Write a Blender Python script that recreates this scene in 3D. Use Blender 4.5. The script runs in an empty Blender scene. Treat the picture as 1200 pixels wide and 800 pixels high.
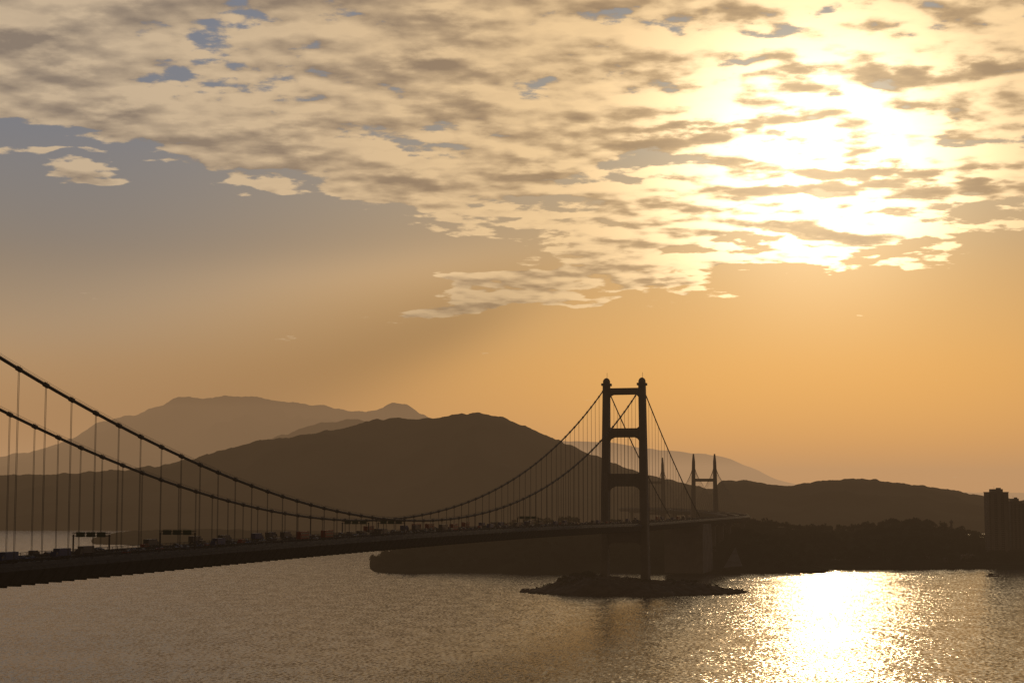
import bpy, bmesh, math, random
from mathutils import Vector, noise, Matrix
random.seed(7)
sc=bpy.context.scene
sc.view_settings.view_transform='Standard'
sc.view_settings.look='None'
sc.view_settings.exposure=0
F=2000.0; HC=90.0; YH=585.0
SUN_AZ=math.radians(10.3); SUN_EL=math.radians(7.0)
SD=Vector((math.sin(SUN_AZ)*math.cos(SUN_EL),math.cos(SUN_AZ)*math.cos(SUN_EL),math.sin(SUN_EL)))
GE=math.radians(10.8)
GD=Vector((math.sin(SUN_AZ)*math.cos(GE),math.cos(SUN_AZ)*math.cos(GE),math.sin(GE)))
COL=sc.collection
# ---------------------------------------------------------------- helpers
def link(o,parent=None):
    COL.objects.link(o)
    if parent: o.parent=parent
    return o
def empty(name):
    e=bpy.data.objects.new(name,None); e.empty_display_size=5; return link(e)
def mesh_obj(name,bm,mats,parent=None,smooth=False):
    me=bpy.data.meshes.new(name); bm.normal_update(); bm.to_mesh(me); bm.free()
    for m in (mats if isinstance(mats,(list,tuple)) else [mats]): me.materials.append(m)
    if smooth:
        for p in me.polygons: p.use_smooth=True
    return link(bpy.data.objects.new(name,me),parent)
def interp(pts,x):
    if x<=pts[0][0]: return pts[0][1]
    for i in range(len(pts)-1):
        a,b=pts[i],pts[i+1]
        if x<=b[0]:
            t=(x-a[0])/(b[0]-a[0]); 
            p0=pts[max(i-1,0)][1];p1=a[1];p2=b[1];p3=pts[min(i+2,len(pts)-1)][1]
            return 0.5*(2*p1+(p2-p0)*t+(2*p0-5*p1+4*p2-p3)*t*t+(3*p1-p0-3*p2+p3)*t**3)*0.5+0.5*(p1+(p2-p1)*t)
    return pts[-1][1]
def fbm(v,o=5): return noise.fractal(Vector(v),1.0,2.0,o,noise_basis='PERLIN_ORIGINAL')
def box(bm,c,ax,ay,az,h,mi=0):
    vs=[]
    for sz in(-1,1):
        for sy in(-1,1):
            for sx in(-1,1):
                vs.append(bm.verts.new(c+ax*(sx*h[0])+ay*(sy*h[1])+az*(sz*h[2])))
    for f in((0,2,3,1),(4,5,7,6),(0,1,5,4),(2,6,7,3),(0,4,6,2),(1,3,7,5)):
        fc=bm.faces.new([vs[i] for i in f]); fc.material_index=mi
    return vs
def tube(bm,pts,r,seg=8,cap=True,mi=0):
    rings=[]
    for i,p in enumerate(pts):
        a=pts[max(i-1,0)]; b=pts[min(i+1,len(pts)-1)]
        t=(b-a).normalized()
        up=Vector((0,0,1)) if abs(t.z)<0.95 else Vector((1,0,0))
        s=t.cross(up).normalized(); u=s.cross(t)
        rr=r[i] if isinstance(r,list) else r
        rings.append([bm.verts.new(p+s*(math.cos(k*2*math.pi/seg)*rr)+u*(math.sin(k*2*math.pi/seg)*rr)) for k in range(seg)])
    for i in range(len(rings)-1):
        for k in range(seg):
            f=bm.faces.new((rings[i][k],rings[i][(k+1)%seg],rings[i+1][(k+1)%seg],rings[i+1][k])); f.material_index=mi
    if cap:
        bm.faces.new(rings[0][::-1]).material_index=mi; bm.faces.new(rings[-1]).material_index=mi
# ---------------------------------------------------------------- materials
def mat(name,c,rough=0.8,var=0.25,scale=0.2,metal=0.0,bump=0.0,c2=None,spec=0.2):
    m=bpy.data.materials.new(name); m.use_nodes=True
    nt=m.node_tree; b=nt.nodes['Principled BSDF']
    tc=nt.nodes.new('ShaderNodeTexCoord'); n=nt.nodes.new('ShaderNodeTexNoise')
    n.inputs['Scale'].default_value=scale; n.inputs['Detail'].default_value=3
    nt.links.new(tc.outputs['Object'],n.inputs['Vector'])
    r=nt.nodes.new('ShaderNodeValToRGB')
    lo=[x*(1-var) for x in c]; hi=list(c2) if c2 else [min(1,x*(1+var)) for x in c]
    r.color_ramp.elements[0].position=0.35; r.color_ramp.elements[0].color=(*lo,1)
    r.color_ramp.elements[1].position=0.65; r.color_ramp.elements[1].color=(*hi,1)
    nt.links.new(n.outputs['Fac'],r.inputs['Fac']); nt.links.new(r.outputs['Color'],b.inputs['Base Color'])
    b.inputs['Roughness'].default_value=rough; b.inputs['Metallic'].default_value=metal
    b.inputs['Specular IOR Level'].default_value=spec
    if bump:
        bp=nt.nodes.new('ShaderNodeBump'); bp.inputs['Strength'].default_value=bump; bp.inputs['Distance'].default_value=1
        nt.links.new(n.outputs['Fac'],bp.inputs['Height']); nt.links.new(bp.outputs['Normal'],b.inputs['Normal'])
    return m
M_CONC=mat('weathered_concrete',(0.20,0.19,0.175),0.9,0.2,0.08,spec=.05)
M_STEEL=mat('painted_steel',(0.08,0.08,0.08),0.75,0.15,0.3,spec=.04)
M_CABLE=mat('cable_steel',(0.08,0.08,0.08),0.7,0.15,0.5,spec=.1)
M_ASPH=mat('asphalt',(0.04,0.04,0.04),1.0,0.25,0.4,spec=.0)
M_LINE=mat('road_paint',(0.7,0.7,0.67),0.7,0.1,0.8)
M_HILL=mat('hill_scrub',(0.036,0.043,0.025),0.95,0.5,0.006,c2=(0.072,0.072,0.045),spec=.0)
M_WOOD=mat('woodland_ground',(0.04,0.045,0.025),0.95,0.4,0.02,spec=.0)
M_TREE=mat('tree_foliage',(0.045,0.055,0.028),0.95,0.5,0.05,spec=.0)
M_ROCK=mat('granite_rock',(0.12,0.105,0.09),0.9,0.45,0.12,bump=0.5,spec=.1)
M_GLASS=mat('window_glass',(0.03,0.035,0.04),0.3,0.2,1)
M_TILE=mat('facade_tiles',(0.22,0.20,0.18),0.9,0.15,0.1,spec=.05)
M_SIGN=mat('sign_panel',(0.03,0.09,0.06),0.5,0.1,1)
M_RUB=mat('tyre_rubber',(0.02,0.02,0.02),0.9,0.1,1)
paints=[mat('car_paint_'+n,c,0.4,0.05,1,spec=.1) for n,c in(('silver',(.25,.25,.25)),('red',(.28,.03,.02)),('grey',(.12,.12,.13)),('black',(.02,.02,.02)),('blue',(.03,.06,.2)),('white',(.6,.6,.6)))]
# ---------------------------------------------------------------- terrain
def ridge(name,prof,Df,Dr,Db,material,nx=260,ny=36,rough_px=0.5,gully=0.35,seed=0,fine=1.0,shore=0.04):
    x0,x1=prof[0][0],prof[-1][0]
    bm=bmesh.new(); g=[]
    for j in range(ny+1):
        v=j/ny; row=[]
        for i in range(nx+1):
            px=x0+(x1-x0)*i/nx
            df=(Df(px) if callable(Df) else Df)*(1+shore*fbm((px*0.012,seed,3.1)))
            if v<0.62:
                t=v/0.62; D=df+(Dr-df)*t
                sh=math.sin(t*math.pi/2)**1.15
            else:
                t2=(v-0.62)/0.38; D=Dr+(Db-Dr)*t2; t=1; sh=math.cos(t2*math.pi/2)
            py=interp(prof,px)+rough_px*2.0*fbm((px*0.03*fine,seed*1.7,0),6)
            H=HC+(YH-py)/F*Dr
            X=(px-600)/F*D
            k=4*t*(1-t)+(0.25 if v>=0.62 else 0)
            gn=abs(fbm((X/Dr*9,D/Dr*14,seed),5))*1.6
            z=max(H,1.0)*sh*(1-gully*k*gn)
            if v<0.62: z+=H*0.02*fbm((X/Dr*60,D/Dr*60,seed+5),3)*min(1,t*5)*(1-t)
            edge=min(i,nx-i)/nx*12
            z=z*min(1,edge)-3*(1-min(1,sh*6))-3*(1-min(1,edge))
            row.append(bm.verts.new((X,D,z)))
        g.append(row)
    for j in range(ny):
        for i in range(nx):
            bm.faces.new((g[j][i],g[j][i+1],g[j+1][i+1],g[j+1][i]))
    return mesh_obj(name,bm,material,smooth=True)
ridge('mountain',[(-160,548),(-60,540),(0,533),(50,526),(90,510),(125,493),(160,484),(190,474),(208,465),(225,468),(240,468),(262,462),(282,466),(300,463),(318,468),(345,470),(375,474),(400,480),(430,484),(445,478),(462,472),(478,474),(492,483),(510,492),(560,506),(640,540),(700,575)],
      21000,26500,30000,M_HILL,400,30,1.4,0.5,1,fine=1.6)
ridge('mountain',[(180,575),(230,545),(260,528),(300,517),(340,507),(370,497),(390,492),(410,487),(430,492),(470,500),(520,515),(600,560)],
      12500,15000,17000,M_HILL,260,24,1.2,0.5,2,fine=1.6)
ridge('mountain',[(540,580),(590,540),(640,518),(690,516),(740,522),(790,528),(830,532),(860,539),(885,550),(910,561),(950,572),(1100,576),(1300,578)],
      67000,74000,77800,M_HILL,260,16,0.8,0.4,3)
ridge('hill',[(-200,572),(-100,564),(0,557),(50,556),(110,552),(150,550),(200,542),(240,532),(300,517),(340,512),(400,503),(430,494),(460,490),(490,489),(515,489),(530,485),(553,482),(575,486),(600,494),(640,510),(680,527),(720,543),(760,556),(800,566),(850,576),(900,588),(960,602)],
      lambda p:5000,6200,7600,M_HILL,620,50,1.1,0.32,4,fine=2.4)
ridge('hill',[(790,600),(820,580),(845,563),(870,562),(900,566),(930,567),(960,562),(1000,560),(1030,563),(1060,567),(1100,571),(1130,577),(1150,580),(1200,586),(1260,590),(1400,596)],
      4600,5600,6400,M_HILL,400,40,0.9,0.32,5,fine=2.4)
ridge('headland',[(95,640),(115,628),(150,622),(220,619),(300,620),(380,622),(450,626),(560,635)],3350,3700,4200,M_WOOD,200,16,0.6,0.3,6,fine=3)
ridge('headland',[(418,674),(430,658),(450,645),(490,637),(540,629),(600,614),(640,609),(700,612),(760,616),(800,615),(850,620),(890,628),(930,640),(960,655),(1000,668)],
      2080,2400,2800,M_WOOD,360,40,1.2,0.3,7,fine=3,shore=0.02)
ridge('headland',[(780,640),(820,622),(860,616),(885,612),(905,616),(925,619),(950,621),(975,622),(1000,620),(1035,614),(1070,612),(1100,618),(1150,630),(1200,634),(1300,636),(1420,650)],
      lambda p:2190+max(0,900-p)*1.5,2750,3150,M_WOOD,380,36,1.0,0.25,8,fine=3,shore=0.015)
def clump(bm,c,r,n=26):
    for _ in range(n):
        th=random.uniform(0,2*math.pi); u=random.uniform(-0.3,1); rr=r*random.uniform(0.45,1.05)
        s=math.sqrt(max(0,1-u*u))
        p=c+Vector((math.cos(th)*s*rr,math.sin(th)*s*rr,u*rr*0.85))
        e=r*random.uniform(0.22,0.42)
        a=Vector((random.gauss(0,1),random.gauss(0,1),random.gauss(0,1))).normalized(); b=a.orthogonal().normalized()
        q=a.cross(b)
        vs=[bm.verts.new(p+b*e),bm.verts.new(p-b*e*0.6+q*e*0.8),bm.verts.new(p-b*e*0.6-q*e*0.8),bm.verts.new(p+a*e*0.8)]
        bm.faces.new((vs[0],vs[1],vs[3]));bm.faces.new((vs[1],vs[2],vs[3]));bm.faces.new((vs[2],vs[0],vs[3]));bm.faces.new((vs[0],vs[2],vs[1]))
def woods(name,ob,n,rmin,rmax,zmin):
    vs=[v.co for v in ob.data.vertices if v.co.z>zmin and v.co.y<3000]
    bm=bmesh.new()
    for _ in range(n):
        c=random.choice(vs)
        c=c+Vector((random.uniform(-6,6),random.uniform(-6,6),0)); r=random.uniform(rmin,rmax)
        tube(bm,[c+Vector((0,0,-1)),c+Vector((0,0,r*0.9))],[r*0.1,r*0.05],5)
        clump(bm,c+Vector((0,0,r*0.9)),r)
    return mesh_obj(name,bm,M_TREE)
hl=[o for o in bpy.data.objects if o.name.startswith('headland')]
woods('woodland',hl[1],1300,2.5,5,4)
woods('woodland',hl[2],1800,3,6,4)
# island at the tower foot
AX=math.radians(15.0)
U=Vector((math.sin(AX),math.cos(AX),0)); N=Vector((math.cos(AX),-math.sin(AX),0)); Z=Vector((0,0,1))
T0=Vector((112,1700,0))
def B(s,l,z): return T0-U*s+N*l+Z*z
IP=[(-120,2),(-85,8),(-68,15),(-45,17),(-20,13),(20,10),(60,9),(85,5),(120,1)]
bm=bmesh.new(); cx,cy=(742-600)/F*1690,1692; rings=[]
NR,NA=34,240
for j in range(NR+1):
    row=[];t=j/NR
    for i in range(NA):
        a=2*math.pi*i/NA
        w=1+0.10*fbm((math.cos(a)*2,math.sin(a)*2,2),4)+0.02*fbm((math.cos(a)*14,math.sin(a)*14,2),4)
        X=math.cos(a)*108*t*w; Y=math.sin(a)*78*t*w
        z=interp(IP,X)*(1-t**3.6)+(1.9*fbm((X*0.12,Y*0.12,4),5)+0.9*abs(fbm((X*0.5,Y*0.5,9),4)))*min(1,(1-t)*5)-1.5*(t**10)
        row.append(bm.verts.new((cx+X,cy+Y,z)))
    rings.append(row)
for j in range(NR):
    for i in range(NA):
        k=(i+1)%NA
        bm.faces.new((rings[j][i],rings[j+1][i],rings[j+1][k],rings[j][k]))
bmesh.ops.remove_doubles(bm,verts=bm.verts,dist=0.001)
for _ in range(500):
    a=random.uniform(0,2*math.pi); t=random.uniform(0.9,1.04)
    c=Vector((cx+math.cos(a)*108*t,cy+math.sin(a)*78*t,random.uniform(-.3,.9))); r=random.uniform(0.8,2.4)
    res=bmesh.ops.create_icosphere(bm,subdivisions=1,radius=r)
    for v in res['verts']:
        v.co=Vector((v.co.x*random.uniform(.8,1.2),v.co.y*random.uniform(.8,1.2),v.co.z*random.uniform(.5,.9)))+c
isl=mesh_obj('rocky_island',bm,M_ROCK)
bm=bmesh.new()
for _ in range(150):
    x=random.choice([random.uniform(-75,-38),random.uniform(-95,90)]); y=random.uniform(-40,40)
    if abs(x+18)<9 or abs(x-24)<9: continue
    z=interp(IP,x)*(1-min(1,math.hypot(x/108,y/78))**3.6)
    r=random.uniform(1.2,2.6)
    tube(bm,[Vector((cx+x,cy+y,z-1)),Vector((cx+x,cy+y,z+r*.8))],[.2,.1],5)
    clump(bm,Vector((cx+x,cy+y,z+r*0.7)),r,22)
mesh_obj('island_shrubs',bm,M_TREE)
# ---------------------------------------------------------------- suspension bridge
br=empty('suspension_bridge')
SPAN=1377.0
def deckz(s):
    f=(s-SPAN/2)/(SPAN/2)
    return 70.0-3.5*f*f if abs(f)<=1 else 66.5
def deckpath(): 
    pts=[]
    s=1560
    while s>=-700:
        c=B(s,0,deckz(s)); pts.append((c,N.copy())); s-=9
    ctrl=[B(-700,0,66.5),B(-900,-8,66.5),Vector((352,2750,67)),Vector((358,2900,68)),Vector((338,3050,70)),Vector((312,3250,72)),Vector((286,3450,73)),Vector((250,3700,72))]
    for i in range(len(ctrl)-1):
        p0=ctrl[max(i-1,0)];p1=ctrl[i];p2=ctrl[i+1];p3=ctrl[min(i+2,len(ctrl)-1)]
        for k in range(1,13):
            t=k/12
            p=0.5*(2*p1+(p2-p0)*t+(2*p0-5*p1+4*p2-p3)*t*t+(3*p1-p0-3*p2+p3)*t**3)
            d=(p-pts[-1][0]); d.z=0; d.normalize()
            pts.append((p,Vector((d.y,-d.x,0))))
    return pts
DP=deckpath()
def sweep(name,prof,m,closed=True,path=DP,parent=br):
    bm=bmesh.new(); rs=[]
    for c,n in path: rs.append([bm.verts.new(c+n*a+Z*b) for a,b in prof])
    k=len(prof)
    for i in range(len(rs)-1):
        for j in range(k if closed else k-1):
            bm.faces.new((rs[i][j],rs[i][(j+1)%k],rs[i+1][(j+1)%k],rs[i+1][j]))
    if closed: bm.faces.new(rs[0]); bm.faces.new(rs[-1][::-1])
    bmesh.ops.recalc_face_normals(bm,faces=bm.faces)
    return mesh_obj(name,bm,m,parent)
sweep('deck_girder',[(-20.5,-2.4),(-17.6,0),(17.6,0),(20.5,-2.4),(17.2,-7.4),(-17.2,-7.4)],M_STEEL)
sweep('carriageway_left',[(-15.6,0.05),(-2.6,0.05)],M_ASPH,False)
sweep('carriageway_right',[(2.6,0.05),(15.6,0.05)],M_ASPH,False)
for l in(-15.2,-3.0,3.0,15.2):
    sweep('edge_line',[(l-0.1,0.06),(l+0.1,0.06)],M_LINE,False)
bm=bmesh.new()
s=1500
while s>-360:
    for l in(-11.2,-7.0,7.0,11.2):
        z=deckz(s)+0.06
        vs=[bm.verts.new(B(s+a,l+b,z)) for a,b in((0,-.08),(0,.08),(-3,.08),(-3,-.08))]
        bm.faces.new(vs)
    s-=9
mesh_obj('lane_dashes',bm,M_LINE,br)
for l in(-16.4,16.4,-2.2,2.2):
    sweep('parapet_rail',[(l-.12,1.0),(l+.12,1.0),(l+.12,1.2),(l-.12,1.2)],M_STEEL)
    sweep('parapet_rail_lower',[(l-.08,.5),(l+.08,.5),(l+.08,.62),(l-.08,.62)],M_STEEL)
for l in(-20.3,20.3):
    sweep('maintenance_rail',[(l-.06,-1.3),(l+.06,-1.3),(l+.06,-1.15),(l-.06,-1.15)],M_STEEL)
bm=bmesh.new(); s=1500
while s>-700:
    z=deckz(s)
    for l in(-16.4,16.4,-2.2,2.2): box(bm,B(s,l,z+.5),U,N,Z,(.08,.08,.5))
    if int(s/4.5)%2==0:
        for sg in(-1,1):
            d=(N*sg*3.3+Z*5.0).normalized(); nn=d.cross(U)
            box(bm,B(s,sg*18.9,z-4.9),U,d,nn,(.15,2.8,.18))
            box(bm,B(s,sg*20.3,z-1.9),U,N,Z,(.06,.06,.75))
        box(bm,B(s,0,z-7.8),U,N,Z,(.3,16.5,.38))
    s-=4.5
mesh_obj('parapet_posts_and_ribs',bm,M_STEEL,br)
ZT=203.0; ZL=77.5
def cz(s):
    if s>=0 and s<=SPAN:
        f=(s-SPAN/2)/(SPAN/2); return ZL+(ZT-ZL)*f*f
    if s<0:
        t=-s/372.0; return ZT+(68-ZT)*t-16*4*t*(1-t)*0.35
    t=(s-SPAN)/300; return ZT+(70-ZT)*t
for l in(-18,18):
    bm=bmesh.new()
    tube(bm,[B(s,l,cz(s)) for s in [i*9 for i in range(0,int(1560/9))]],0.62,8)
    tube(bm,[B(-s,l,cz(-s)) for s in [i*12.4 for i in range(0,31)]],0.62,8)
    mesh_obj('main_cable',bm,M_CABLE,br,True)
    bm=bmesh.new()
    for dl in(-.45,.45):
        tube(bm,[B(s,l+dl,cz(s)+1.25) for s in [i*9 for i in range(0,int(1377/9))]],0.045,4)
    mesh_obj('cable_handrail',bm,M_CABLE,br)
    bm=bmesh.new()
    s=18
    while s<SPAN-10:
        c=cz(s); z=deckz(s)-1.0
        if c-z>3:
            for d in(-.38,.38):
                tube(bm,[B(s+d,l,z),B(s+d,l,c)],0.09,5)
        t=(B(s+1,l,cz(s+1))-B(s-1,l,cz(s-1))).normalized()
        tube(bm,[B(s,l,c)-t*1.2,B(s,l,c)+t*1.2],0.9,8)
        tube(bm,[B(s,l+.45,c),B(s,l+.45,c+1.25)],0.05,4)
        s+=18
    s=-18
    while s>-350:
        c=cz(s); z=deckz(s)-1.0
        if c-z>3:
            for d in(-.38,.38): tube(bm,[B(s+d,l,z),B(s+d,l,c)],0.085,5)
        s-=18
    mesh_obj('hangers',bm,M_CABLE,br)
def tower(s0):
    bm=bmesh.new()
    def legc(z): return 20.6-2.6*(z/206.0)
    for sg in(-1,1):
        prev=None
        for z in [2,30,60,100,150,203]:
            w=3.7-0.5*z/206; d=8.0-3.2*z/206; ch=1.1
            c=B(s0,sg*legc(z),z)
            pts=[(-w+ch,-d),(w-ch,-d),(w,-d+ch),(w,d-ch),(w-ch,d),(-w+ch,d),(-w,d-ch),(-w,-d+ch)]
            ring=[bm.verts.new(c+N*a+U*b) for a,b in pts]
            if prev:
                for k in range(8): bm.faces.new((prev[k],prev[(k+1)%8],ring[(k+1)%8],ring[k]))
            prev=ring
        bm.faces.new(prev)
        box(bm,B(s0,sg*20.6,4.5),U,N,Z,(12,8,4.5))
        box(bm,B(s0,sg*18,204.2),U,N,Z,(5.6,4.3,1.2))
        prev=None
        for z,r in((205.4,3.6),(207.2,3.7),(208.6,3.3),(209.8,2.5),(210.6,1.4),(211,.3)):
            ring=[bm.verts.new(B(s0,sg*18,z)+N*(math.cos(k*math.pi/6)*r)+U*(math.sin(k*math.pi/6)*r*1.3)) for k in range(12)]
            if prev:
                for k in range(12): bm.faces.new((prev[k],prev[(k+1)%12],ring[(k+1)%12],ring[k]))
            prev=ring
        bm.faces.new(prev)
        tube(bm,[B(s0,sg*18+.6,210),B(s0,sg*18+.6,216)],.16,5)
    for zt,zb,hau in((200.5,194.0,3),(160.5,151.5,4),(115.5,103,5),(62,47.5,4)):
        d=3.6; half=legc((zt+zb)/2)-3.0
        prof=[(-half,zt),(half,zt),(half,zb-hau),(half-hau*0.5,zb-hau*.35),(half-hau*1.3,zb),(-half+hau*1.3,zb),(-half+hau*0.5,zb-hau*.35),(-half,zb-hau)]
        if zt<190: 
            prof=[(-half,zt+2),(-half+2.4,zt),(half-2.4,zt),(half,zt+2)]+prof[2:]
        a=[bm.verts.new(B(s0+d,x,z)) for x,z in prof]; b=[bm.verts.new(B(s0-d,x,z)) for x,z in prof]
        bm.faces.new(a); bm.faces.new(b[::-1])
        n=len(prof)
        for k in range(n): bm.faces.new((a[k],b[k],b[(k+1)%n],a[(k+1)%n]))
    bmesh.ops.recalc_face_normals(bm,faces=bm.faces)
    return mesh_obj('portal_tower',bm,M_CONC,br)
tower(0.0); tower(SPAN)
bm=bmesh.new()
def pier(c,n,zt,w=3.2,d=2.6,zb=-2,sp=11):
    u=Vector((-n.y,n.x,0))
    for sg in(-1,1):
        box(bm,Vector((c.x,c.y,(zt+zb)/2))+n*(sg*sp),u,n,Z,(d,w,(zt-zb)/2-1))
    box(bm,Vector((c.x,c.y,zt-1.6)),u,n,Z,(d+.4,sp+w+2,1.5))
for s in(-450,-522,-594,-666):
    pier(B(s,0,0),N,66.5-7.4)
for i in range(260,len(DP),7):
    c,n=DP[i]
    if (c-Vector((338,3050,70))).length>60 and (c-Vector((286,3450,73))).length>60: pier(c,n,c.z-7.4)
mesh_obj('viaduct_piers',bm,M_CONC,br)
bm=bmesh.new()
prof=[(-355,3),(-355,50),(-362,60.5),(-425,60.5),(-432,40),(-440,3)]
a=[bm.verts.new(B(s,-23,z)) for s,z in prof]; b=[bm.verts.new(B(s,23,z)) for s,z in prof]
bm.faces.new(a); bm.faces.new(b[::-1])
for k in range(len(prof)): bm.faces.new((a[k],b[k],b[(k+1)%6],a[(k+1)%6]))
bmesh.ops.recalc_face_normals(bm,faces=bm.faces)
mesh_obj('cable_anchorage',bm,M_CONC,br)
# ---------------------------------------------------------------- cable stayed bridge
cb=empty('cable_stayed_bridge')
def hframe(c,n,H):
    u=Vector((-n.y,n.x,0)); bm=bmesh.new()
    for sg in(-1,1):
        prev=None
        for z,w,off in((0,4.6,24),(66,3.8,20.5),(112,3.0,19.5),(H-14,2.2,19),(H,1.0,19)):
            q=c+n*(sg*off)+Z*z
            r=[bm.verts.new(q+n*a*w+u*b*w*1.2) for a,b in((-1,-1),(1,-1),(1,1),(-1,1))]
            if prev:
                for k in range(4): bm.faces.new((prev[k],prev[(k+1)%4],r[(k+1)%4],r[k]))
            prev=r
        bm.faces.new(prev)
    for z in(62,124): box(bm,c+Z*z,u,n,Z,(2.2,18.6,2.6))
    bmesh.ops.recalc_face_normals(bm,faces=bm.faces)
    mesh_obj('h_tower',bm,M_CONC,cb)
    bm=bmesh.new()
    for sg in(-1,1):
        for e in(-1,1):
            for k in range(1,12):
                tube(bm,[c+n*sg*19+Z*(H-3-k*2.2),c+n*sg*19+u*(e*k*16.5)+Z*70],0.16,4)
    mesh_obj('stay_cables',bm,M_CABLE,cb)
def nn(p,q): d=(q-p).normalized(); return Vector((d.y,-d.x,0))
k1=Vector((338,3010,0)); k2=Vector((284,3440,0))
hframe(k1,nn(k1,k2),170); hframe(k2,nn(k1,k2),174)
# ---------------------------------------------------------------- sign gantries
def gantry(s,lc):
    e=empty('sign_gantry'); z=deckz(s)
    bm=bmesh.new()
    for l in(lc-8,lc+8): box(bm,B(s,l,z+3.5),U,N,Z,(.25,.25,3.5))
    mesh_obj('posts',bm,M_STEEL,e)
    bm=bmesh.new()
    for dz in(6.4,7.6): box(bm,B(s,lc,z+dz),U,N,Z,(.3,8.4,.12))
    for k in range(-8,8,2):
        tube(bm,[B(s,lc+k,z+6.4),B(s,lc+k+1,z+7.6),B(s,lc+k+2,z+6.4)],.08,4)
    mesh_obj('truss_beam',bm,M_STEEL,e)
    bm=bmesh.new()
    for k in(-4.6,0,4.6): box(bm,B(s+.45,lc+k,z+7.0),U,N,Z,(.1,1.9,1.0))
    mesh_obj('sign_panels',bm,M_SIGN,e)
for s in(1010,735,420): gantry(s,9.1)
for s in(1050,745): gantry(s,-9.1)
# ---------------------------------------------------------------- vehicles
def wheels(bm,xs,w,r):
    for x in xs:
        for sg in(-1,1):
            res=bmesh.ops.create_cone(bm,cap_ends=True,segments=12,radius1=r,radius2=r,depth=.25,matrix=Matrix.Translation((x,sg*w,r))@Matrix.Rotation(math.pi/2,4,'X'))
            for v in res['verts']:
                for f in v.link_faces: f.material_index=2
def extr(bm,prof,w,mi,w2=None):
    a=[bm.verts.new((x,-(w2 if (w2 and z>1.0) else w),z)) for x,z in prof]; b=[bm.verts.new((x,(w2 if (w2 and z>1.0) else w),z)) for x,z in prof]
    fs=[bm.faces.new(a),bm.faces.new(b[::-1])]
    n=len(prof)
    for k in range(n): fs.append(bm.faces.new((a[k],b[k],b[(k+1)%n],a[(k+1)%n])))
    for f in fs: f.material_index=mi
def fin(bm,name,p):
    bmesh.ops.recalc_face_normals(bm,faces=bm.faces)
    me=bpy.data.meshes.new(name); bm.to_mesh(me); bm.free()
    for m in(p,M_GLASS,M_RUB): me.materials.append(m)
    return me
def car_mesh(p):
    bm=bmesh.new()
    extr(bm,[(-2.2,.35),(-2.25,.85),(-1.9,.98),(1.0,.98),(2.1,.8),(2.25,.4)],.9,0)
    extr(bm,[(-1.75,.985),(-1.3,1.42),(.35,1.45),(1.05,.985)],.86,1,.7)
    extr(bm,[(-1.25,1.425),(-1.2,1.49),(.3,1.5),(.33,1.455)],.68,0)
    wheels(bm,(-1.4,1.4),.82,.33); return fin(bm,'car',p)
def van_mesh(p):
    bm=bmesh.new()
    extr(bm,[(-2.6,.4),(-2.6,1.0),(-2.55,2.1),(1.2,2.1),(1.9,1.25),(2.55,1.0),(2.6,.45)],.95,0)
    extr(bm,[(-2.4,1.25),(-2.4,1.85),(1.2,1.85),(1.6,1.25)],.965,1)
    wheels(bm,(-1.6,1.7),.85,.36); return fin(bm,'van',p)
def truck_mesh(p):
    bm=bmesh.new()
    extr(bm,[(3.4,.6),(3.4,2.7),(4.8,2.7),(5.3,1.6),(5.35,.6)],1.15,0)
    extr(bm,[(4.0,1.65),(4.0,2.4),(4.86,2.4),(5.2,1.65)],1.16,1)
    extr(bm,[(-5.2,1.1),(-5.2,3.7),(3.1,3.7),(3.1,1.1)],1.22,0)
    extr(bm,[(-5.1,.75),(-5.1,1.09),(3.3,1.09),(3.3,.75)],.5,2)
    wheels(bm,(-4,-2.9,4.2),1.05,.5); return fin(bm,'truck',p)
def bus_mesh(p):
    bm=bmesh.new()
    extr(bm,[(-5.8,.4),(-5.8,4.2),(-5.6,4.35),(5.4,4.35),(5.8,4.0),(5.85,.4)],1.25,0)
    for z0 in(1.3,3.0):
        x=-5.4
        while x<4.8: extr(bm,[(x,z0),(x,z0+.85),(x+1.3,z0+.85),(x+1.3,z0)],1.262,1); x+=1.5
    wheels(bm,(-3.8,3.9),1.15,.5); return fin(bm,'bus',p)
lib={'car':[car_mesh(p) for p in paints],'van':[van_mesh(p) for p in paints[:3]],'truck':[truck_mesh(p) for p in(paints[2],paints[4])],'bus':[bus_mesh(p) for p in(paints[2],paints[1])]}
for l in(-13.2,-9.1,-5,5,9.1,13.2):
    s=1240+random.uniform(0,40)
    while s>-340:
        s-=random.uniform(15,55)
        k=random.choices(['car','van','truck','bus'],[6,2,1.6,.9])[0]
        if abs(l)<6 and k in('truck','bus'): k='car'
        o=bpy.data.objects.new(k,random.choice(lib[k])); link(o)
        o.location=B(s,l,deckz(s)+.055)
        o.rotation_euler=(0,0,math.atan2(U.y,U.x)+(0 if l<0 else math.pi))
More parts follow.
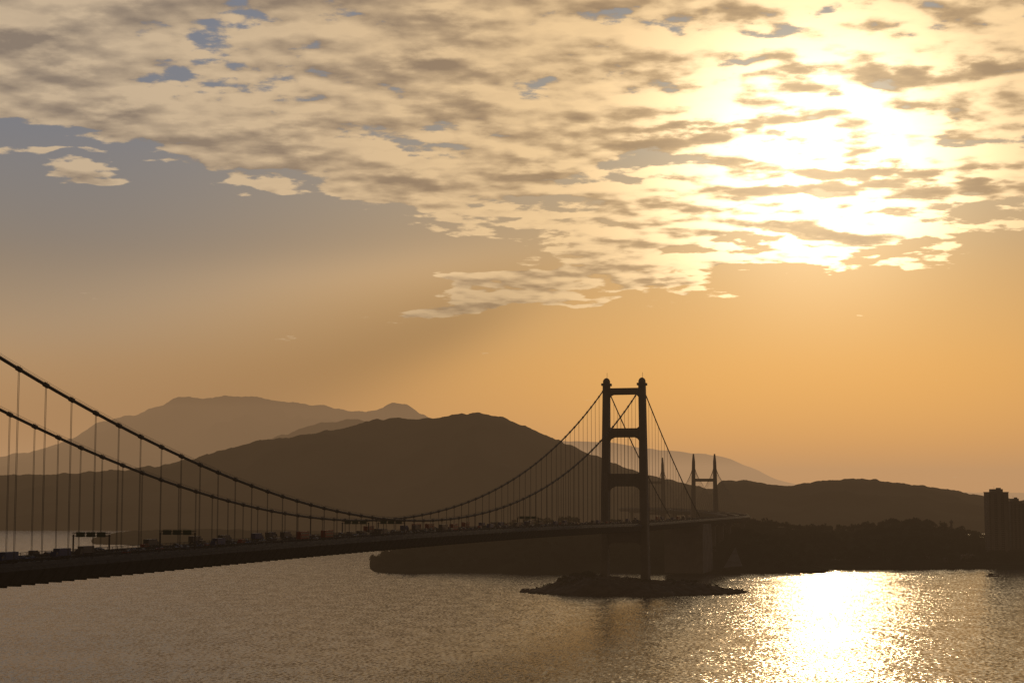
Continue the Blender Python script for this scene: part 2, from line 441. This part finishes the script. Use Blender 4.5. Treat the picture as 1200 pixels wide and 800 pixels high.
# ---------------------------------------------------------------- buildings
def apartment(name,px,D,w,d,ztop,zb,fl=3.0):
    e=empty(name); X=(px-600)/F*D; c=Vector((X,D,0)); x=Vector((1,0,0)); y=Vector((0,1,0))
    bm=bmesh.new()
    box(bm,c+Z*((ztop+zb)/2),x,y,Z,(w/2,d/2,(ztop-zb)/2))
    for k in(-1,0,1):
        box(bm,c+x*(k*w*.33)-y*(d/2+.9)+Z*((ztop+zb)/2-1.5),x,y,Z,(w*.085,.9,(ztop-zb)/2-1.6))
    mesh_obj('walls',bm,M_TILE,e)
    bm=bmesh.new()
    box(bm,c+Z*(ztop+.5),x,y,Z,(w/2+.4,d/2+.4,.5)); box(bm,c+Z*(ztop+3),x,y,Z,(w*.28,d*.28,2)); box(bm,c+x*w*.12+Z*(ztop+5.9),x,y,Z,(w*.1,d*.12,.9))
    tube(bm,[c-x*w*.1+Z*(ztop+4),c-x*w*.1+Z*(ztop+9)],.12,4)
    mesh_obj('roof',bm,M_CONC,e)
    bm=bmesh.new(); z=zb+3
    while z<ztop-2:
        for k in(-.42,-.22,-.12,.12,.22,.42):
            box(bm,c+x*(k*w)-y*(d/2+.01)+Z*z,x,y,Z,(w*.04,.06,.8))
            box(bm,c+y*(k*d)-x*(w/2+.01)+Z*z,x,y,Z,(.06,d*.04,.8))
        z+=fl
    mesh_obj('windows',bm,M_GLASS,e)
zz=lambda py,D:HC+(YH-py)/F*D
apartment('apartment_building',1165,2420,28,24,zz(577,2420),4)
apartment('apartment_building',1186,2440,17,22,zz(588,2440),4)
apartment('apartment_building',1203,2450,22,22,zz(590,2450),4)
apartment('apartment_building',1240,2460,24,20,zz(584,2460),4)
def house(px,py,D,w,h):
    e=empty('village_house'); c=Vector(((px-600)/F*D,D,zz(py,D))); x=Vector((1,0,0)); y=Vector((0,1,0))
    bm=bmesh.new(); box(bm,c+Z*(h/2-4),x,y,Z,(w/2,5,h/2+4)); mesh_obj('walls',bm,M_TILE,e)
    bm=bmesh.new(); box(bm,c+Z*(h+.3),x,y,Z,(w/2+.5,5.5,.3)); box(bm,c+Z*(h+1.6),x,y,Z,(1.6,1.6,1)); mesh_obj('roof',bm,M_CONC,e)
    bm=bmesh.new()
    for f in range(int(h//3)):
        for k in range(int(w//3)): box(bm,c+x*(-w/2+1.7+k*3)-y*5.01+Z*(1.7+f*3),x,y,Z,(.7,.05,.6))
    mesh_obj('windows',bm,M_GLASS,e)
for px,py,D,w,h in((890,664,2260,16,9),(905,662,2280,11,7),(930,661,2290,20,9),(978,661,2300,14,7),(1010,660,2300,22,9),(1052,661,2290,12,8),(1075,660,2300,26,10),(1108,661,2280,12,9),(1130,660,2290,16,12)):
    house(px,py,D,w,h)
e=empty('lookout_tower'); c=Vector(((1112-600)/F*2690,2690,zz(622,2690)))
bm=bmesh.new(); tube(bm,[c-Z*5,c+Z*13],[2.6,1.6],10); mesh_obj('shaft',bm,M_CONC,e)
bm=bmesh.new(); tube(bm,[c+Z*13,c+Z*13.6,c+Z*16,c+Z*16.4],[2.8,3.2,3.0,1.6],12); tube(bm,[c+Z*16.4,c+Z*19],[1.5,.1],10); mesh_obj('lantern_room',bm,M_CONC,e)
e=empty('motor_boat'); c=Vector(((1158-600)/F*2030,2030,0))
bm=bmesh.new(); pr=[(-7,2.4,1.6),(-3,2.6,1.5),(3,2.1,1.9),(7.5,.1,2.6)]
l=[[bm.verts.new(c+Vector((x,sg*w*k,z*zk-.4))) for sg,k,zk in((-1,1,1),(-1,.6,0),(1,.6,0),(1,1,1))] for x,w,z in pr]
for i in range(3):
    for k in range(3): bm.faces.new((l[i][k],l[i][k+1],l[i+1][k+1],l[i+1][k]))
    bm.faces.new((l[i][3],l[i][0],l[i+1][0],l[i+1][3]))
bm.faces.new(l[0]); bmesh.ops.recalc_face_normals(bm,faces=bm.faces); mesh_obj('hull',bm,paints[5],e)
bm=bmesh.new(); box(bm,c+Vector((-1.5,0,2.4)),Vector((1,0,0)),Vector((0,1,0)),Z,(2.6,1.5,1.1)); tube(bm,[c+Vector((-1,0,3.4)),c+Vector((-1,0,6))],.08,4); mesh_obj('cabin',bm,M_GLASS,e)
bm=bmesh.new()
q=[Vector(((p-600)/F*D,D,zz(y,D))) for p,y,D in((846,664,2090),(868,662,2095),(860,640,2150))]
q2=[v+Vector((0,25,-6)) for v in q]
a=[bm.verts.new(v) for v in q]; b=[bm.verts.new(v) for v in q2]
bm.faces.new(a); bm.faces.new(b[::-1])
for k in range(3): bm.faces.new((a[k],b[k],b[(k+1)%3],a[(k+1)%3]))
bmesh.ops.recalc_face_normals(bm,faces=bm.faces)
mesh_obj('retaining_slope',bm,M_CONC)
# ---------------------------------------------------------------- water
m=bpy.data.materials.new('sea_water'); m.use_nodes=True; nt=m.node_tree; L=nt.links
b=nt.nodes['Principled BSDF']; b.inputs['Base Color'].default_value=(0.014,0.02,0.026,1); b.inputs['IOR'].default_value=1.33
b.inputs['Specular IOR Level'].default_value=.42
geo=nt.nodes.new('ShaderNodeNewGeometry')
def tex(scale,sx=1,sy=1,det=2,rot=0.2):
    mp=nt.nodes.new('ShaderNodeMapping'); mp.inputs['Scale'].default_value=(sx,sy,1); mp.inputs['Rotation'].default_value=(0,0,rot)
    L.new(geo.outputs['Position'],mp.inputs['Vector'])
    n=nt.nodes.new('ShaderNodeTexNoise'); n.noise_dimensions='2D'; n.inputs['Scale'].default_value=scale; n.inputs['Detail'].default_value=det; n.inputs['Roughness'].default_value=.6
    L.new(mp.outputs['Vector'],n.inputs['Vector']); return n
def vm(op,a,bb):
    n=nt.nodes.new('ShaderNodeVectorMath'); n.operation=op
    for i,x in enumerate((a,bb)):
        if x is None: continue
        if hasattr(x,'links') : L.new(x,n.inputs[i])
        else: n.inputs[i].default_value=x
    return n
n1=tex(0.42,1,.6); n2=tex(0.07,1,.5,1,-.3); n3=tex(0.004,.5,1.6,3,.1)
s1=vm('SUBTRACT',n1.outputs['Color'],(.5,.5,.5)); s2=vm('SUBTRACT',n2.outputs['Color'],(.5,.5,.5))
a1=vm('MULTIPLY',s1.outputs[0],(1.25,.34,0)); a2=vm('MULTIPLY',s2.outputs[0],(.30,.09,0))
ad=vm('ADD',a1.outputs[0],a2.outputs[0])
mr=nt.nodes.new('ShaderNodeMapRange'); mr.inputs['From Min'].default_value=.35; mr.inputs['From Max'].default_value=.65; mr.inputs['To Min'].default_value=.75; mr.inputs['To Max'].default_value=1.2
L.new(n3.outputs['Fac'],mr.inputs['Value'])
sc_=nt.nodes.new('ShaderNodeVectorMath'); sc_.operation='SCALE'; L.new(ad.outputs[0],sc_.inputs[0]); L.new(mr.outputs[0],sc_.inputs['Scale'])
up=vm('ADD',sc_.outputs[0],(0,0,1)); nm=nt.nodes.new('ShaderNodeVectorMath'); nm.operation='NORMALIZE'; L.new(up.outputs[0],nm.inputs[0])
L.new(nm.outputs[0],b.inputs['Normal'])
b.inputs['Roughness'].default_value=.17
bm=bmesh.new()
R=90000
xs=[-R,-20000,-6000,-2000,0,2000,6000,20000,R]; ys=[-8000,-2000,0,1000,2000,4000,10000,30000,R]
g=[[bm.verts.new((x,y,0)) for x in xs] for y in ys]
for j in range(len(ys)-1):
    for i in range(len(xs)-1): bm.faces.new((g[j][i],g[j][i+1],g[j+1][i+1],g[j+1][i]))
mesh_obj('sea_water',bm,m)
# ---------------------------------------------------------------- haze (homogeneous volume, its emission stands in for scattered light)
m=bpy.data.materials.new('emissive_haze'); m.use_nodes=True; nt=m.node_tree
for n in list(nt.nodes): nt.nodes.remove(n)
SG=2.5e-5
o=nt.nodes.new('ShaderNodeOutputMaterial'); ab=nt.nodes.new('ShaderNodeVolumeAbsorption'); ab.inputs['Color'].default_value=(0,0,0,1); ab.inputs['Density'].default_value=SG
em=nt.nodes.new('ShaderNodeEmission'); em.inputs['Color'].default_value=(.48,.285,.145,1); em.inputs['Strength'].default_value=SG
ads=nt.nodes.new('ShaderNodeAddShader'); nt.links.new(ab.outputs[0],ads.inputs[0]); nt.links.new(em.outputs[0],ads.inputs[1]); nt.links.new(ads.outputs[0],o.inputs['Volume'])
bm=bmesh.new(); box(bm,Vector((0,38000,700)),Vector((1,0,0)),Vector((0,1,0)),Z,(45000,41000,750))
bmesh.ops.recalc_face_normals(bm,faces=bm.faces)
mesh_obj('haze',bm,m)
# ---------------------------------------------------------------- world sky
w=bpy.data.worlds.new('World'); sc.world=w; w.use_nodes=True; nt=w.node_tree; L=nt.links
try:
    w.cycles.sampling_method='MANUAL'; w.cycles.sample_map_resolution=512
except Exception as ex: print(ex)
bg=nt.nodes['Background']; bg.inputs['Strength'].default_value=1.0
def S(x,sock):
    if hasattr(x,'links'): L.new(x,sock)
    else: sock.default_value=x
def M(op,a,b=None,c=None,clamp=False):
    n=nt.nodes.new('ShaderNodeMath'); n.operation=op; n.use_clamp=clamp
    S(a,n.inputs[0])
    if b is not None: S(b,n.inputs[1])
    if c is not None: S(c,n.inputs[2])
    return n.outputs[0]
def SM(x,a,b,lo=0,hi=1):
    n=nt.nodes.new('ShaderNodeMapRange'); n.interpolation_type='SMOOTHSTEP'
    if a>b: a,b,lo,hi=b,a,hi,lo
    S(x,n.inputs['Value']); n.inputs['From Min'].default_value=a; n.inputs['From Max'].default_value=b
    n.inputs['To Min'].default_value=lo; n.inputs['To Max'].default_value=hi; return n.outputs[0]
def MIX(f,a,b,mode='MIX'):
    n=nt.nodes.new('ShaderNodeMix'); n.data_type='RGBA'; n.blend_type=mode; n.clamp_factor=True
    S(f,n.inputs[0])
    for x,i in((a,6),(b,7)):
        if isinstance(x,tuple): n.inputs[i].default_value=(*x,1)
        else: L.new(x,n.inputs[i])
    return n.outputs[2]
def SC(vv_,f_):
    n=nt.nodes.new('ShaderNodeVectorMath'); n.operation='SCALE'; S(vv_,n.inputs[0]); S(f_,n.inputs['Scale']); return n.outputs[0]
def ADD(a_,b_):
    n=nt.nodes.new('ShaderNodeVectorMath'); n.operation='ADD'; S(a_,n.inputs[0]); S(b_,n.inputs[1]); return n.outputs[0]
def lin(r,g,b): 
    f=lambda c:(c/255/12.92 if c<=10 else ((c/255+.055)/1.055)**2.4); return (f(r),f(g),f(b))
def RAMP(x,pts):
    n=nt.nodes.new('ShaderNodeValToRGB'); cr=n.color_ramp; cr.interpolation='CARDINAL'
    while len(cr.elements)<len(pts): cr.elements.new(.5)
    for e,(p,c) in zip(cr.elements,pts): e.position=p; e.color=(*c,1)
    L.new(x,n.inputs['Fac']); return n.outputs['Color']
def COMB(x,y,z):
    n=nt.nodes.new('ShaderNodeCombineXYZ'); S(x,n.inputs[0]);S(y,n.inputs[1]);S(z,n.inputs[2]); return n.outputs[0]
def NOI(v,scale,det=8,rough=.55,dist=0):
    n=nt.nodes.new('ShaderNodeTexNoise'); n.noise_dimensions='2D'; L.new(v,n.inputs['Vector']); n.inputs['Scale'].default_value=scale
    n.inputs['Detail'].default_value=det; n.inputs['Roughness'].default_value=rough; n.inputs['Distortion'].default_value=dist
    return n
tc=nt.nodes.new('ShaderNodeTexCoord'); D=tc.outputs['Generated']
sp=nt.nodes.new('ShaderNodeSeparateXYZ'); L.new(D,sp.inputs[0]); dx,dy,dz=sp.outputs
az=M('ARCTAN2',dx,dy)
hor=M('SQRT',M('ADD',M('MULTIPLY',dx,dx),M('MULTIPLY',dy,dy)))
v=M('MAXIMUM',M('DIVIDE',dz,M('MAXIMUM',hor,.001)),0.0)
ang=M('ARCCOSINE',M('MINIMUM',M('ADD',M('ADD',M('MULTIPLY',dx,GD.x),M('MULTIPLY',dy,GD.y)),M('MULTIPLY',dz,GD.z)),.999999))
adif=M('ABSOLUTE',M('SUBTRACT',az,SUN_AZ))
ev=M('MULTIPLY',v,2.5,clamp=True)
left=RAMP(ev,[(0,lin(162,116,72)),(.11,lin(168,124,78)),(.22,lin(152,126,96)),(.36,lin(128,122,114)),(.52,lin(112,120,130)),(.75,lin(102,116,136)),(1,lin(78,94,116))])
right=RAMP(ev,[(0,lin(232,152,60)),(.10,lin(244,170,72)),(.22,lin(236,174,88)),(.36,lin(202,164,112)),(.52,lin(166,154,134)),(.75,lin(132,136,140)),(1,lin(88,100,118))])
base=MIX(SM(adif,0.02,0.46),right,left)
back=M('MULTIPLY',SM(adif,.45,1.4,1,.06),SM(v,.36,.9,1,.30))
# ---- cloud layer
dzc=M('ADD',M('MAXIMUM',dz,0.0),.12)
PX=M('DIVIDE',dx,dzc); PY=M('DIVIDE',dy,dzc)
P=COMB(PX,PY,0.0)
wn=NOI(P,2.6,3,.5)
ws=nt.nodes.new('ShaderNodeSeparateXYZ'); L.new(wn.outputs['Color'],ws.inputs[0])
au=M('ADD',az,M('MULTIPLY',M('SUBTRACT',ws.outputs[0],.5),.10)); vv=M('ADD',v,M('MULTIPLY',M('SUBTRACT',ws.outputs[1],.5),.05))
def ell(px,py,rx,ry,rot=0,k=1.0):
    u0=math.atan((px-600)/F); v0=(YH-py)/F; c,s=math.cos(math.radians(rot)),math.sin(math.radians(rot))
    a=M('SUBTRACT',au,u0); b=M('SUBTRACT',vv,v0)
    p=M('ADD',M('MULTIPLY',a,c*F/rx),M('MULTIPLY',b,s*F/rx)); q=M('ADD',M('MULTIPLY',a,-s*F/ry),M('MULTIPLY',b,c*F/ry))
    r2=M('ADD',M('MULTIPLY',p,p),M('MULTIPLY',q,q))
    return M('MULTIPLY',M('EXPONENT',M('MULTIPLY',r2,-1.1)),k)
els=[(40,105,130,58,0,1.8),(110,20,260,40,0,1.5),(370,120,240,76,-8,1.8),(330,192,230,24,-4,1.5),(640,60,360,120,0,1.5),(1000,70,420,140,0,1.6),
     (620,225,190,30,0,1.5),(900,250,260,60,12,1.5),(690,328,220,17,9,1.8),(1110,215,200,72,10,1.5),(1230,140,170,120,0,1.4),(45,205,70,8,0,1.0),(90,222,60,6,0,.8),(700,268,80,12,0,1.4),(600,-140,1500,115,0,1.5)]
cov=None
for e_ in els:
    x=ell(*e_); cov=x if cov is None else M('ADD',cov,x)
cov=M('MINIMUM',cov,1.3)
far=SM(adif,.6,1.2,0,.75); cov=M('MAXIMUM',cov,M('MULTIPLY',far,SM(v,.15,.3)))
vec=COMB(M('MULTIPLY',PX,.88),PY,0.0)
def big(ox,oy,det=4): 
    return NOI(ADD(vec,(ox,oy,0.0)),4.0,det,.55).outputs['Fac']
b0=big(0,0,3.5); b1=big(.014,-.045,3.5)
fine=NOI(vec,16,6,.66).outputs['Fac']
vo=nt.nodes.new('ShaderNodeTexVoronoi'); vo.voronoi_dimensions='2D'; vo.inputs['Scale'].default_value=13
L.new(ADD(vec,SC(NOI(vec,9,4,.6).outputs['Color'],.18)),vo.inputs['Vector'])
puff=M('SUBTRACT',.45,vo.outputs['Distance'])
d0=M('ADD',M('ADD',b0,M('MULTIPLY',M('SUBTRACT',fine,.5),.40)),M('MULTIPLY',puff,.10))
T=M('SUBTRACT',.86,M('MULTIPLY',cov,.42))
ex=M('SUBTRACT',d0,T)
alpha=SM(ex,-0.015,.085)
thick=SM(ex,.05,.34)
rel=M('MULTIPLY',M('SUBTRACT',b0,b1),4.0)
lit=M('ADD',M('ADD',M('ADD',.80,rel),M('MULTIPLY',thick,-.36)),M('MULTIPLY',M('SUBTRACT',fine,.5),1.5),clamp=True)
lit=M('ADD',lit,M('MULTIPLY',puff,.35),clamp=True)
ccol=MIX(lit,lin(138,112,84),lin(230,192,138))
ccol=MIX(SM(adif,.05,.45,.0,1.0),ccol,MIX(lit,lin(130,118,106),lin(202,180,150)))
sky=SC(MIX(M('MULTIPLY',alpha,.95),base,ccol),back)
# crepuscular shading below the cloud deck
th=M('ARCTAN2',M('SUBTRACT',v,math.tan(GE)),M('SUBTRACT',az,SUN_AZ))
def gauss(x,c,wd): 
    t=M('DIVIDE',M('SUBTRACT',x,c),wd); return M('EXPONENT',M('MULTIPLY',M('MULTIPLY',t,t),-1))
reg=M('MULTIPLY',M('MULTIPLY',SM(ang,.13,.24),SM(v,.165,.125)),M('MULTIPLY',SM(th,0.0,-.01),SM(v,.0,.05)))
dark=M('MULTIPLY',gauss(th,-2.75,.09),reg); light=M('MULTIPLY',gauss(th,-2.94,.07),reg)
beam=M('ADD',1.0,M('ADD',M('MULTIPLY',dark,-.36),M('MULTIPLY',light,.26)))
sky=SC(sky,beam)
# sun glow through broken cloud
g1=M('EXPONENT',M('MULTIPLY',M('POWER',M('DIVIDE',ang,.070),2.0),-1)); g2=M('EXPONENT',M('DIVIDE',ang,-.10))
trans=M('SUBTRACT',1.0,M('MULTIPLY',SM(lit,.80,.25),.86))
body=M('ADD',M('MULTIPLY',M('MULTIPLY',alpha,trans),3.0),M('MULTIPLY',M('SUBTRACT',1.0,alpha),.6))
gl=M('ADD',M('MULTIPLY',g1,body),M('MULTIPLY',g2,M('ADD',.15,M('MULTIPLY',M('MULTIPLY',alpha,trans),.65))))
sky=ADD(sky,SC((1.0,.77,.46),gl))
ns=nt.nodes.new('ShaderNodeTexSky'); ns.sky_type='NISHITA'; ns.sun_disc=False; ns.sun_elevation=SUN_EL; ns.sun_rotation=SUN_AZ; ns.dust_density=3
sky=ADD(sky,SC(ns.outputs[0],.001))
L.new(sky,bg.inputs['Color'])
# ---------------------------------------------------------------- sun + camera
sl=bpy.data.lights.new('sun','SUN'); sl.energy=.16; sl.angle=math.radians(.53); sl.color=(1,.66,.34)
so=bpy.data.objects.new('sun',sl); link(so); so.rotation_euler=(-SD).to_track_quat('-Z','Y').to_euler()
cam=bpy.data.cameras.new('camera'); co=bpy.data.objects.new('camera',cam); link(co)
cam.sensor_width=36; cam.lens=60; cam.clip_start=1; cam.clip_end=200000
co.location=(0,0,HC); co.rotation_euler=(math.radians(90)+math.atan((YH-400)/F),0,0)
sc.camera=co
